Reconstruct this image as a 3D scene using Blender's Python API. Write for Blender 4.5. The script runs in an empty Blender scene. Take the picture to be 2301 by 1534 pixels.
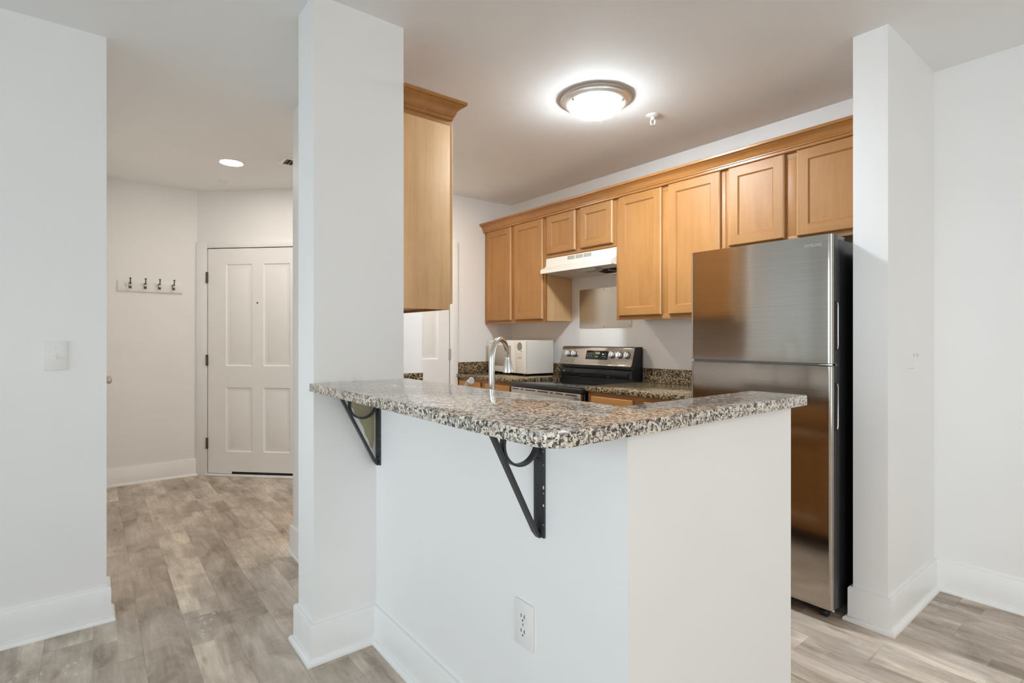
import bpy, bmesh, math, random
from mathutils import Vector, Matrix

random.seed(7)
PI = math.pi
SC = bpy.context.scene
COL = SC.collection

# ------------------------------------------------------------------ camera, world, lights, exposure
CEIL = 2.495
cam_d = bpy.data.cameras.new('camera')
cam = bpy.data.objects.new('camera', cam_d)
COL.objects.link(cam)
cam.location = (0.0, 0.0, 1.21)
cam.rotation_euler = (PI / 2, 0, math.radians(90 - 38.26))
cam_d.sensor_width = 36.0
cam_d.lens = 1195.0 / 2301.0 * 36.0
cam_d.shift_y = -9.0 / 2301.0
cam_d.clip_start = 0.02
SC.camera = cam

SC.view_settings.view_transform = 'Standard'
SC.view_settings.look = 'None'
SC.view_settings.gamma = 1.0
SC.view_settings.use_curve_mapping = False
SC.view_settings.exposure = 0.0
SC.cycles.use_denoising = True
SC.cycles.diffuse_bounces = 7
SC.cycles.max_bounces = 10
SC.cycles.caustics_reflective = False
SC.cycles.caustics_refractive = False
SC.cycles.sample_clamp_indirect = 6.0

world = bpy.data.worlds.new('sky')
SC.world = world
world.use_nodes = True
world.node_tree.nodes['Background'].inputs[0].default_value = (0.78, 0.9, 1.0, 1)
world.node_tree.nodes['Background'].inputs[1].default_value = 0.86


def area_light(name, loc, aim, sx, sy, power, color):
    d = bpy.data.lights.new(name, 'AREA')
    d.shape = 'RECTANGLE'
    d.size, d.size_y = sx, sy
    d.energy = power
    d.color = color
    o = bpy.data.objects.new(name, d)
    COL.objects.link(o)
    o.location = loc
    o.rotation_euler = Vector(aim).to_track_quat('-Z', 'Z').to_euler()
    return o


# daylight through the unseen front window; the side window and its light are added
area_light('daylight_front', (-0.3, -3.74, 1.35), (0, 1, -0.10), 4.2, 2.0, 40, (0.60, 0.84, 1.0))
area_light('fill_side', (3.34, 0.2, 1.35), (-1, 0, -0.22), 3.4, 2.0, 52, (1.0, 0.95, 0.88))

# added low fill sun through the front window, lifts the kitchen back wall
sd = bpy.data.lights.new('fill_sun', 'SUN')
sd.energy = 0.92
sd.angle = math.radians(28)
sd.color = (0.92, 0.97, 1.0)
so = bpy.data.objects.new('fill_sun', sd)
COL.objects.link(so)
so.location = (0.5, -9, 2.2)
so.rotation_euler = Vector((-0.16, 1.0, -0.07)).to_track_quat('-Z', 'Z').to_euler()

# ------------------------------------------------------------------ materials


def new_mat(name):
    m = bpy.data.materials.new(name)
    m.use_nodes = True
    nt = m.node_tree
    b = nt.nodes['Principled BSDF']
    return m, nt, b


def N(nt, typ, **kw):
    n = nt.nodes.new(typ)
    for k, v in kw.items():
        setattr(n, k, v)
    return n


def L(nt, a, b):
    nt.links.new(a, b)


def ramp(nt, fac, stops, interp='LINEAR'):
    r = N(nt, 'ShaderNodeValToRGB')
    r.color_ramp.interpolation = interp
    e = r.color_ramp.elements
    while len(e) > 1:
        e.remove(e[0])
    e[0].position = stops[0][0]
    e[0].color = (*stops[0][1], 1)
    for p, c in stops[1:]:
        x = e.new(p)
        x.color = (*c, 1)
    L(nt, fac, r.inputs[0])
    return r.outputs[0]


def mix(nt, fac, a, b, mode='MIX'):
    m = N(nt, 'ShaderNodeMix', data_type='RGBA', blend_type=mode)
    for sock, v in ((m.inputs[0], fac), (m.inputs[6], a), (m.inputs[7], b)):
        if isinstance(v, (int, float)):
            sock.default_value = v
        elif isinstance(v, tuple):
            sock.default_value = (*v, 1)
        else:
            L(nt, v, sock)
    return m.outputs[2]


def math_n(nt, op, a, b=None, c=None):
    m = N(nt, 'ShaderNodeMath', operation=op)
    for i, v in enumerate((a, b, c)):
        if v is None:
            continue
        if isinstance(v, (int, float)):
            m.inputs[i].default_value = v
        else:
            L(nt, v, m.inputs[i])
    return m.outputs[0]


def coords(nt, scale=(1, 1, 1), rot=(0, 0, 0), kind='Object'):
    t = N(nt, 'ShaderNodeTexCoord')
    mp = N(nt, 'ShaderNodeMapping')
    mp.inputs['Scale'].default_value = scale
    mp.inputs['Rotation'].default_value = rot
    L(nt, t.outputs[kind], mp.inputs[0])
    return mp.outputs[0]


def noise(nt, vec, scale, detail=3.0, rough=0.5, dist=0.0):
    n = N(nt, 'ShaderNodeTexNoise')
    n.inputs['Scale'].default_value = scale
    n.inputs['Detail'].default_value = detail
    n.inputs['Roughness'].default_value = rough
    n.inputs['Distortion'].default_value = dist
    L(nt, vec, n.inputs['Vector'])
    return n


def bump(nt, bsdf, height, strength, dist=0.002):
    b = N(nt, 'ShaderNodeBump')
    b.inputs['Strength'].default_value = strength
    b.inputs['Distance'].default_value = dist
    L(nt, height, b.inputs['Height'])
    L(nt, b.outputs[0], bsdf.inputs['Normal'])


def plain(name, col, rough=0.5, metal=0.0, vary=0.03, nscale=8.0, spec=None, bmp=0.0, bscale=200.0):
    m, nt, b = new_mat(name)
    v = coords(nt)
    n = noise(nt, v, nscale, 2.0)
    lo = tuple(max(0, c * (1 - vary)) for c in col)
    hi = tuple(min(1, c * (1 + vary)) for c in col)
    L(nt, ramp(nt, n.outputs[0], [(0.3, lo), (0.7, hi)]), b.inputs['Base Color'])
    b.inputs['Roughness'].default_value = rough
    b.inputs['Metallic'].default_value = metal
    if spec is not None:
        b.inputs['Specular IOR Level'].default_value = spec
    if bmp:
        bump(nt, b, noise(nt, v, bscale, 2.0).outputs[0], bmp, 0.001)
    return m


def wood(name, col, along='Z', contrast=0.12, rough=0.46):
    """honey maple, grain running along one axis"""
    m, nt, b = new_mat(name)
    s = {'X': (0.55, 7, 7), 'Y': (7, 0.55, 7), 'Z': (7, 7, 0.55)}[along]
    v = coords(nt, s)
    n1 = noise(nt, v, 2.2, 4.0, 0.6, 0.6)
    n2 = noise(nt, v, 18.0, 4.0, 0.65)
    n3 = noise(nt, coords(nt, (1, 1, 0.8)), 5.0, 3.0, 0.6)
    dk = tuple(c * (1 - contrast) * f for c, f in zip(col, (1, 0.93, 0.84)))
    lt = tuple(min(1, c * (1 + contrast * 0.55)) for c in col)
    base = ramp(nt, n1.outputs[0], [(0.3, dk), (0.55, col), (0.75, lt)])
    fine = ramp(nt, n2.outputs[0], [(0.35, (0.93, 0.905, 0.87)), (0.6, (1, 1, 1))])
    c = mix(nt, 0.55, base, fine, 'MULTIPLY')
    blot = ramp(nt, n3.outputs[0], [(0.35, (0.90, 0.86, 0.80)), (0.65, (1.0, 1.0, 1.0))])
    c = mix(nt, 0.7, c, blot, 'MULTIPLY')
    L(nt, c, b.inputs['Base Color'])
    b.inputs['Roughness'].default_value = rough
    bump(nt, b, n2.outputs[0], 0.05, 0.0006)
    return m


def granite(name, cream, grey, dark, rust, dark_amt=0.22, scale=85.0):
    m, nt, b = new_mat(name)
    v = coords(nt)
    nz = noise(nt, v, 60.0, 3.0, 0.6)
    add = N(nt, 'ShaderNodeVectorMath', operation='MULTIPLY_ADD')
    L(nt, nz.outputs['Color'], add.inputs[0])
    add.inputs[1].default_value = (0.018, 0.018, 0.018)
    L(nt, v, add.inputs[2])
    vo = N(nt, 'ShaderNodeTexVoronoi')
    vo.inputs['Scale'].default_value = scale
    L(nt, add.outputs[0], vo.inputs['Vector'])
    sep = N(nt, 'ShaderNodeSeparateColor')
    L(nt, vo.outputs['Color'], sep.inputs[0])
    d = dark_amt
    c1 = ramp(nt, sep.outputs[0], [(0.0, dark), (d * 0.55, tuple((x + y) / 2 for x, y in zip(dark, grey))),
                                   (d, grey), (d + 0.16, tuple(x * 0.8 for x in cream)), (d + 0.30, cream),
                                   (0.9, tuple(min(1, x * 1.12) for x in cream)), (0.95, rust)], 'CONSTANT')
    vo2 = N(nt, 'ShaderNodeTexVoronoi')
    vo2.inputs['Scale'].default_value = scale * 2.6
    L(nt, add.outputs[0], vo2.inputs['Vector'])
    sep2 = N(nt, 'ShaderNodeSeparateColor')
    L(nt, vo2.outputs['Color'], sep2.inputs[0])
    speck = ramp(nt, sep2.outputs[1], [(0.0, (1, 1, 1)), (0.86 - d * 0.3, (0, 0, 0))], 'CONSTANT')
    c2 = mix(nt, speck, tuple(x * 0.9 for x in dark), c1)
    tone = noise(nt, v, 7.0, 2.0)
    t = ramp(nt, tone.outputs[0], [(0.35, (0.86, 0.82, 0.78)), (0.65, (1.05, 1.03, 1.0))])
    L(nt, mix(nt, 0.8, c2, t, 'MULTIPLY'), b.inputs['Base Color'])
    b.inputs['Roughness'].default_value = 0.09
    b.inputs['Specular IOR Level'].default_value = 0.3
    return m


def floor_mat():
    m, nt, b = new_mat('weathered_plank')
    t = N(nt, 'ShaderNodeTexCoord')
    sp = N(nt, 'ShaderNodeSeparateXYZ')
    L(nt, t.outputs['Object'], sp.inputs[0])
    W_, Ln = 0.152, 1.22
    yy = math_n(nt, 'DIVIDE', math_n(nt, 'SUBTRACT', sp.outputs[1], 0.458 - 30 * W_), W_)
    row = math_n(nt, 'FLOOR', yy)
    fy = math_n(nt, 'FRACT', yy)
    wn = N(nt, 'ShaderNodeTexWhiteNoise', noise_dimensions='1D')
    L(nt, row, wn.inputs['W'])
    xx = math_n(nt, 'ADD', math_n(nt, 'DIVIDE', math_n(nt, 'ADD', sp.outputs[0], 40), Ln), math_n(nt, 'MULTIPLY', wn.outputs[0], 5.0))
    idx = math_n(nt, 'FLOOR', xx)
    fx = math_n(nt, 'FRACT', xx)
    cmb = N(nt, 'ShaderNodeCombineXYZ')
    L(nt, idx, cmb.inputs[0])
    L(nt, row, cmb.inputs[1])
    wp = N(nt, 'ShaderNodeTexWhiteNoise', noise_dimensions='3D')
    L(nt, cmb.outputs[0], wp.inputs['Vector'])
    # every plank samples the printed pattern somewhere else
    off = N(nt, 'ShaderNodeVectorMath', operation='MULTIPLY_ADD')
    L(nt, wp.outputs['Color'], off.inputs[0])
    off.inputs[1].default_value = (9, 9, 9)
    L(nt, t.outputs['Object'], off.inputs[2])

    def mapped(s):
        mp = N(nt, 'ShaderNodeMapping')
        mp.inputs['Scale'].default_value = s
        L(nt, off.outputs[0], mp.inputs[0])
        return mp.outputs[0]
    patch = noise(nt, mapped((3.4, 8.5, 1)), 1.0, 5.0, 0.62, 0.6)
    grain = noise(nt, mapped((5.0, 62, 1)), 1.0, 4.0, 0.62, 0.3)
    cross = noise(nt, mapped((30, 3.5, 1)), 1.0, 3.0, 0.6, 0.2)
    base = ramp(nt, patch.outputs[0], [(0.27, (0.285, 0.234, 0.19)), (0.40, (0.425, 0.368, 0.312)), (0.53, (0.56, 0.50, 0.437)),
                                       (0.70, (0.71, 0.655, 0.59))])
    tone = ramp(nt, wp.outputs[0], [(0.0, (0.86, 0.83, 0.80)), (0.5, (1.0, 0.985, 0.97)), (1.0, (1.12, 1.10, 1.07))])
    c = mix(nt, 1.0, base, tone, 'MULTIPLY')
    # the printed boards are made of shorter, narrower pieces of differing tone
    y2 = math_n(nt, 'MULTIPLY', yy, 2.0)
    r2 = math_n(nt, 'FLOOR', y2)
    w2 = N(nt, 'ShaderNodeTexWhiteNoise', noise_dimensions='1D')
    L(nt, math_n(nt, 'ADD', r2, 77.3), w2.inputs['W'])
    x2 = math_n(nt, 'ADD', math_n(nt, 'DIVIDE', math_n(nt, 'ADD', sp.outputs[0], 40), 0.31), math_n(nt, 'MULTIPLY', w2.outputs[0], 9.0))
    cb2 = N(nt, 'ShaderNodeCombineXYZ')
    L(nt, math_n(nt, 'FLOOR', x2), cb2.inputs[0])
    L(nt, r2, cb2.inputs[1])
    wq = N(nt, 'ShaderNodeTexWhiteNoise', noise_dimensions='3D')
    L(nt, cb2.outputs[0], wq.inputs['Vector'])
    piece = ramp(nt, wq.outputs[0], [(0.0, (0.62, 0.575, 0.53)), (0.28, (0.88, 0.855, 0.83)), (0.7, (1.03, 1.01, 1.0)), (1.0, (1.26, 1.24, 1.20))])
    pm = noise(nt, mapped((2.0, 6.0, 1)), 1.0, 2.0)
    c = mix(nt, ramp(nt, pm.outputs[0], [(0.40, (0.15, 0.15, 0.15)), (0.60, (0.95, 0.95, 0.95))]), c, mix(nt, 1.0, c, piece, 'MULTIPLY'))
    g = ramp(nt, grain.outputs[0], [(0.3, (0.76, 0.73, 0.70)), (0.62, (1.07, 1.06, 1.05))])
    c = mix(nt, 0.6, c, g, 'MULTIPLY')
    k = ramp(nt, cross.outputs[0], [(0.60, (0, 0, 0)), (0.72, (1, 1, 1))])
    c = mix(nt, math_n(nt, 'MULTIPLY', k, 0.28), c, (0.66, 0.59, 0.50))
    # pale flecks and dark knots of the print
    fl = N(nt, 'ShaderNodeTexVoronoi')
    fl.inputs['Scale'].default_value = 1.0
    L(nt, mapped((24, 42, 1)), fl.inputs['Vector'])
    flm = noise(nt, mapped((2.2, 9, 1)), 1.0, 2.0)
    f = math_n(nt, 'MULTIPLY', math_n(nt, 'LESS_THAN', fl.outputs['Distance'], 0.30), math_n(nt, 'GREATER_THAN', flm.outputs[0], 0.66))
    c = mix(nt, math_n(nt, 'MULTIPLY', f, 0.45), c, (0.78, 0.72, 0.64))
    kn = N(nt, 'ShaderNodeTexVoronoi')
    kn.inputs['Scale'].default_value = 1.0
    knv = N(nt, 'ShaderNodeVectorMath', operation='MULTIPLY_ADD')
    L(nt, noise(nt, mapped((9, 22, 1)), 1.0, 3.0).outputs['Color'], knv.inputs[0])
    knv.inputs[1].default_value = (0.35, 0.35, 0.0)
    L(nt, mapped((3.0, 9, 1)), knv.inputs[2])
    L(nt, knv.outputs[0], kn.inputs['Vector'])
    kr = ramp(nt, kn.outputs['Distance'], [(0.0, (0.42, 0.36, 0.31)), (0.07, (0.68, 0.62, 0.56)), (0.15, (1, 1, 1))])
    c = mix(nt, 0.7, c, kr, 'MULTIPLY')
    # joints
    e1 = math_n(nt, 'LESS_THAN', math_n(nt, 'MINIMUM', fy, math_n(nt, 'SUBTRACT', 1.0, fy)), 0.008)
    e2 = math_n(nt, 'LESS_THAN', math_n(nt, 'MINIMUM', fx, math_n(nt, 'SUBTRACT', 1.0, fx)), 0.0012)
    e = math_n(nt, 'MAXIMUM', e1, e2)
    c = mix(nt, math_n(nt, 'MULTIPLY', e, 0.32), c, (0.14, 0.11, 0.09))
    L(nt, c, b.inputs['Base Color'])
    b.inputs['Roughness'].default_value = 0.42
    bump(nt, b, grain.outputs[0], 0.06, 0.001)
    return m


M_WALL = plain('wall_paint', (0.865, 0.862, 0.855), 0.55, vary=0.008, nscale=3.0, bmp=0.04, bscale=260)
M_CEIL = plain('ceiling_paint', (0.865, 0.862, 0.855), 0.8, vary=0.008, nscale=3.0, bmp=0.05, bscale=220)
M_TRIM = plain('trim_paint', (0.88, 0.88, 0.875), 0.3, vary=0.008)
M_DOOR = plain('door_paint', (0.87, 0.865, 0.855), 0.38, vary=0.008)
M_PATCH = plain('old_tan_paint', (0.46, 0.42, 0.27), 0.6, vary=0.05, nscale=30)
M_FLOOR = floor_mat()
HONEY = (0.405, 0.194, 0.057)
M_WOODV = wood('maple_upright', HONEY, 'Z')
M_WOODH = wood('maple_level', HONEY, 'X')
M_WOODY = wood('maple_deep', HONEY, 'Y')
M_VENEER = wood('maple_veneer', (0.78, 0.51, 0.27), 'Z', 0.10, 0.5)
M_LIT_EDGE = wood('maple_lit_edge', (0.62, 0.39, 0.205), 'Z', 0.08)  # side light caught by upright door edges, put into a paler maple
M_CROWN = wood('maple_crown', (0.40, 0.18, 0.050), 'X', 0.14, 0.3)
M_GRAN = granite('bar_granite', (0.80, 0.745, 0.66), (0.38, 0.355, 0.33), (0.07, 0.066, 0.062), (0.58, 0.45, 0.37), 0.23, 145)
M_GRAN_DIM = granite('dim_granite', (0.50, 0.38, 0.23), (0.17, 0.13, 0.085), (0.022, 0.018, 0.014), (0.24, 0.15, 0.07), 0.36, 125)  # bar stone again, with the kitchen's dimmer light put into its colour
M_IRON = plain('black_iron', (0.028, 0.031, 0.034), 0.42, 0.0, 0.15, 40)
M_NICKEL = plain('brushed_nickel', (0.62, 0.58, 0.53), 0.28, 1.0, 0.05, 60)
M_RIM = plain('pale_nickel', (0.74, 0.72, 0.69), 0.38, 0.75, 0.04, 60)
M_SILVER = plain('silver_knob', (0.80, 0.80, 0.80), 0.28, 0.35, 0.03, 60)
M_CHROME = plain('satin_chrome', (0.74, 0.72, 0.69), 0.2, 1.0, 0.03, 40)
M_DKMETAL = plain('dark_bronze', (0.16, 0.135, 0.10), 0.35, 1.0, 0.1, 40)
M_WHITE = plain('white_plastic', (0.83, 0.82, 0.80), 0.35, vary=0.01)
M_ENAMEL = plain('white_enamel', (0.80, 0.77, 0.71), 0.28, vary=0.015)
M_GRILLE = plain('grey_grille', (0.50, 0.48, 0.43), 0.5, vary=0.05)
M_BLACK = plain('black_plastic', (0.012, 0.012, 0.013), 0.3, vary=0.1)
M_GLOSSB = plain('black_glass', (0.008, 0.008, 0.009), 0.06, vary=0.1)
M_DARK = plain('dark_void', (0.012, 0.010, 0.009), 0.8, vary=0.1)
M_GREY = plain('mid_grey', (0.22, 0.21, 0.19), 0.5, vary=0.1)
M_MWWIN = plain('microwave_window', (0.42, 0.38, 0.33), 0.25, vary=0.03)
M_SLOT = plain('slot_dark', (0.07, 0.07, 0.07), 0.6)
M_SCUFF = plain('scuffed_paint', (0.68, 0.665, 0.63), 0.6)


def steel_mat(name, col, rough, stretch, bs=0.02):
    m, nt, b = new_mat(name)
    v = coords(nt, stretch)
    n = noise(nt, v, 1.0, 3.0, 0.6)
    L(nt, ramp(nt, n.outputs[0], [(0.3, tuple(c * 0.95 for c in col)), (0.7, tuple(min(1, c * 1.05) for c in col))]), b.inputs['Base Color'])
    b.inputs['Metallic'].default_value = 1.0
    r = N(nt, 'ShaderNodeMapRange')
    L(nt, n.outputs[0], r.inputs[0])
    r.inputs[3].default_value = rough * 0.85
    r.inputs[4].default_value = rough * 1.2
    L(nt, r.outputs[0], b.inputs['Roughness'])
    bump(nt, b, n.outputs[0], bs, 0.0005)
    return m


M_STEEL = steel_mat('brushed_steel', (0.47, 0.43, 0.385), 0.115, (4, 4, 300), 0.045)
M_STEELV = steel_mat('brushed_steel_plate', (0.56, 0.52, 0.46), 0.25, (120, 120, 3))


def emit(name, col, strength):
    m, nt, b = new_mat(name)
    b.inputs['Base Color'].default_value = (*col, 1)
    v = coords(nt)
    n = noise(nt, v, 3.0, 1.0)
    L(nt, ramp(nt, n.outputs[0], [(0.0, tuple(c * 0.98 for c in col)), (1.0, col)]), b.inputs['Emission Color'])
    b.inputs['Emission Strength'].default_value = strength
    b.inputs['Roughness'].default_value = 0.3
    return m




def dome_mat(name, col, side, bottom):
    # bulbs sit behind the middle of the bowl, so the bowl glows most at its lowest point
    m = emit(name, col, 1.0)
    nt = m.node_tree
    t = N(nt, 'ShaderNodeTexCoord')
    sp = N(nt, 'ShaderNodeSeparateXYZ')
    L(nt, t.outputs['Object'], sp.inputs[0])
    r = N(nt, 'ShaderNodeMapRange')
    L(nt, sp.outputs[2], r.inputs[0])
    r.inputs[1].default_value = -0.042
    r.inputs[2].default_value = -0.094
    r.inputs[3].default_value = side
    r.inputs[4].default_value = bottom
    r.interpolation_type = 'SMOOTHSTEP'
    L(nt, r.outputs[0], nt.nodes['Principled BSDF'].inputs['Emission Strength'])
    return m


M_DOME = dome_mat('lit_frosted_glass', (0.87, 0.945, 1.0), 47.0, 228.0)
M_DOME_FILL = emit('fill_glass_dining', (1.0, 0.97, 0.91), 60.0)  # glow of the unseen fill light added on the dining side
M_CAN = emit('lit_lens', (1.0, 0.925, 0.83), 120.0)
M_CAN_FILL = emit('fill_lens_kitchen', (1.0, 0.90, 0.74), 190.0)  # glow of the added kitchen fill, hidden behind the near cabinet
M_LED = emit('green_digits', (0.35, 0.6, 0.3), 0.12)

# ------------------------------------------------------------------ mesh helpers


class MB:
    """collects shapes (world coordinates) into one mesh"""

    def __init__(self):
        self.bm = bmesh.new()

    def _merge(self, bm2, mi=0, xf=None):
        if xf is not None:
            bmesh.ops.transform(bm2, matrix=xf, verts=bm2.verts)
        me = bpy.data.meshes.new('tmp')
        for f in bm2.faces:
            if mi:
                f.material_index = mi
        bm2.to_mesh(me)
        bm2.free()
        self.bm.from_mesh(me)
        bpy.data.meshes.remove(me)

    def box(self, x0, x1, y0, y1, z0, z1, bev=0.0, seg=2, mi=0, xf=None):
        b = bmesh.new()
        bmesh.ops.create_cube(b, size=1.0)
        for v in b.verts:
            v.co = Vector(((x0 + x1) / 2 + v.co.x * (x1 - x0), (y0 + y1) / 2 + v.co.y * (y1 - y0), (z0 + z1) / 2 + v.co.z * (z1 - z0)))
        if bev:
            bmesh.ops.bevel(b, geom=list(b.edges), offset=bev, segments=seg, affect='EDGES', profile=0.5)
        self._merge(b, mi, xf)
        return self

    def prism(self, pts, z0, z1, mi=0, xf=None, bev=0.0, axis='Z', skip_y=None):
        """outline pts extruded; axis Z: (x,y), X: (y,z), Y: (x,z)"""
        b = bmesh.new()

        def P(p, t):
            return {'Z': (p[0], p[1], t), 'X': (t, p[0], p[1]), 'Y': (p[0], t, p[1])}[axis]
        lo = [b.verts.new(P(p, z0)) for p in pts]
        hi = [b.verts.new(P(p, z1)) for p in pts]
        b.faces.new(lo[::-1])
        b.faces.new(hi)
        n = len(pts)
        for i in range(n):
            b.faces.new((lo[i], lo[(i + 1) % n], hi[(i + 1) % n], hi[i]))
        bmesh.ops.recalc_face_normals(b, faces=b.faces)
        if bev:
            ee = [e for e in b.edges if len(e.link_faces) == 2 and e.calc_face_angle() > 0.6 and not (skip_y is not None and all(abs(v.co.y - skip_y) < 0.002 for v in e.verts))]
            bmesh.ops.bevel(b, geom=ee, offset=bev, segments=2, affect='EDGES', profile=0.5)
        self._merge(b, mi, xf)
        return self

    def lathe(self, prof, loc, axis=(0, 0, 1), n=40, mi=0):
        """prof = (radius, height) pairs, turned about axis through loc"""
        b = bmesh.new()
        rings = []
        for r, h in prof:
            if r < 1e-6:
                rings.append([b.verts.new((0, 0, h))])
            else:
                rings.append([b.verts.new((r * math.cos(2 * PI * i / n), r * math.sin(2 * PI * i / n), h)) for i in range(n)])
        for A, B in zip(rings, rings[1:]):
            for i in range(n):
                j = (i + 1) % n
                if len(A) == 1 and len(B) == 1:
                    continue
                if len(A) == 1:
                    b.faces.new((A[0], B[i], B[j]))
                elif len(B) == 1:
                    b.faces.new((A[i], A[j], B[0]))
                else:
                    b.faces.new((A[i], A[j], B[j], B[i]))
        for R in (rings[0], rings[-1]):
            if len(R) > 1:
                b.faces.new(R)
        bmesh.ops.recalc_face_normals(b, faces=b.faces)
        q = Vector((0, 0, 1)).rotation_difference(Vector(axis).normalized())
        self._merge(b, mi, Matrix.Translation(loc) @ q.to_matrix().to_4x4())
        return self

    def tube(self, pts, rad, n=16, mi=0, closed=False):
        b = bmesh.new()
        pts = [Vector(p) for p in pts]
        m = len(pts)
        rads = rad if isinstance(rad, (list, tuple)) else [rad] * m
        rings = []
        ref = None
        for i, p in enumerate(pts):
            if closed:
                t = pts[(i + 1) % m] - pts[i - 1]
            else:
                t = pts[min(i + 1, m - 1)] - pts[max(i - 1, 0)]
            t.normalize()
            if ref is None:
                ref = Vector((0, 0, 1)) if abs(t.z) < 0.9 else Vector((1, 0, 0))
            u = t.cross(ref).normalized()
            w = u.cross(t).normalized()
            ref = w
            rings.append([b.verts.new(p + (u * math.cos(2 * PI * k / n) + w * math.sin(2 * PI * k / n)) * rads[i]) for k in range(n)])
        for a in range(m if closed else m - 1):
            A, B = rings[a], rings[(a + 1) % m]
            for k in range(n):
                b.faces.new((A[k], A[(k + 1) % n], B[(k + 1) % n], B[k]))
        if not closed:
            b.faces.new(rings[0][::-1])
            b.faces.new(rings[-1])
        bmesh.ops.recalc_face_normals(b, faces=b.faces)
        self._merge(b, mi)
        return self

    def ribbon(self, pts, half, thick, mi=0):
        """flat bar bent along pts in a plane X = const: half width in X, thickness in the plane"""
        b = bmesh.new()
        m = len(pts)
        rings = []
        for i in range(m):
            p = Vector(pts[i])
            t = Vector(pts[min(i + 1, m - 1)]) - Vector(pts[max(i - 1, 0)])
            t.normalize()
            nrm = Vector((0, -t.z, t.y)) * thick / 2
            h = Vector((half, 0, 0))
            rings.append([b.verts.new(p + a) for a in (h + nrm, h - nrm, -h - nrm, -h + nrm)])
        for A, B in zip(rings, rings[1:]):
            for k in range(4):
                b.faces.new((A[k], A[(k + 1) % 4], B[(k + 1) % 4], B[k]))
        b.faces.new(rings[0][::-1])
        b.faces.new(rings[-1])
        bmesh.ops.recalc_face_normals(b, faces=b.faces)
        self._merge(b, mi)
        return self

    def sweep(self, path, prof, side=1, mi=0):
        """profile (offset, z) run along an XY polyline with mitred corners; side=+1 offsets to the right of travel"""
        b = bmesh.new()
        P = [Vector((p[0], p[1])) for p in path]
        n = len(P)
        dirs = [(P[i + 1] - P[i]).normalized() for i in range(n - 1)]
        nor = [Vector((d.y, -d.x)) * side for d in dirs]
        rings = []
        for i in range(n):
            if i == 0:
                mv = nor[0]
            elif i == n - 1:
                mv = nor[-1]
            else:
                a, c = nor[i - 1], nor[i]
                mv = (a + c) / (1 + a.dot(c))
            rings.append([b.verts.new((P[i].x + mv.x * o, P[i].y + mv.y * o, z)) for o, z in prof])
        k = len(prof)
        for A, B in zip(rings, rings[1:]):
            for j in range(k):
                b.faces.new((A[j], A[(j + 1) % k], B[(j + 1) % k], B[j]))
        b.faces.new(rings[0][::-1])
        b.faces.new(rings[-1])
        bmesh.ops.recalc_face_normals(b, faces=b.faces)
        self._merge(b, mi)
        return self

    def build(self, name, mats, parent=None, smooth=True):
        if not isinstance(mats, (list, tuple)):
            mats = [mats]
        if parent is not None:
            org = parent['_org']
            bmesh.ops.translate(self.bm, verts=self.bm.verts, vec=-Vector(org))
        me = bpy.data.meshes.new(name)
        self.bm.to_mesh(me)
        self.bm.free()
        for m in mats:
            me.materials.append(m)
        if smooth:
            me.shade_smooth()
            me.set_sharp_from_angle(angle=math.radians(32))
        o = bpy.data.objects.new(name, me)
        COL.objects.link(o)
        if parent is not None:
            o.parent = parent
            o['_org'] = list(parent['_org'])
        else:
            o['_org'] = [0.0, 0.0, 0.0]
        return o


def thing(name, loc, label, cat, group=None):
    o = bpy.data.objects.new(name, None)
    o.empty_display_size = 0.05
    COL.objects.link(o)
    o.location = loc
    o['_org'] = list(loc)
    o['label'] = label
    o['category'] = cat
    if group:
        o['group'] = group
    return o


def struct(o, label=None):
    o['kind'] = 'structure'
    if label:
        o['label'] = label
    return o


def sbox(name, x0, x1, y0, y1, z0, z1, mat, label=None):
    return struct(MB().box(x0, x1, y0, y1, z0, z1).build(name, mat, smooth=False), label)


def text_mesh(body, size, extrude=0.0004):
    cu = bpy.data.curves.new('lettering', 'FONT')
    cu.body = body
    cu.size = size
    cu.extrude = extrude
    cu.align_x = 'CENTER'
    cu.align_y = 'CENTER'
    to = bpy.data.objects.new('lettering', cu)
    COL.objects.link(to)
    dg = bpy.context.evaluated_depsgraph_get()
    dg.update()
    me = bpy.data.meshes.new_from_object(to.evaluated_get(dg))
    bpy.data.objects.remove(to)
    return me


# ------------------------------------------------------------------ the setting
WX_L = -2.865      # living-room left wall face
WX_H = -5.40       # coat-rack wall face
WX_P = -4.085      # pantry-door wall face
WY_B = 3.205       # kitchen back wall / right wall face
HY0, HY1 = 0.895, 1.015   # half wall and its full-height neighbour
PX0, PX1 = -2.20, -2.015  # pillar
PY0 = 0.647
KX = -0.737        # end of the half wall
BAR_Z0, BAR_Z1 = 1.010, 1.040
HALF_TOP = 1.0095

sbox('floor', -5.6, 3.3, -3.7, 3.35, -0.06, 0.0, M_FLOOR, 'weathered grey-brown plank floor')
sbox('ceiling', -5.6, 3.3, -3.7, 3.35, CEIL, CEIL + 0.08, M_CEIL, 'plain white ceiling')
sbox('wall_left', -2.985, WX_L, -3.6, 0.047, 0, CEIL, M_WALL, 'white wall at the left with the light switch')
sbox('wall_hall', -5.5, WX_H, -0.1, 0.80, 0, CEIL, M_WALL, 'hall wall that carries the coat rail')
sbox('wall_closet', -5.5, -2.985, -0.12, 0.0, 0, CEIL, M_WALL)
# 45 degree wall of the entry door
C45 = math.sqrt(0.5)
EC = (-5.40, 0.725)


def E45(s, o=0.0):
    """point on the entry wall: s along it, o out into the hall"""
    return (EC[0] + s * C45 + o * C45, EC[1] + s * C45 - o * C45)


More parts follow.
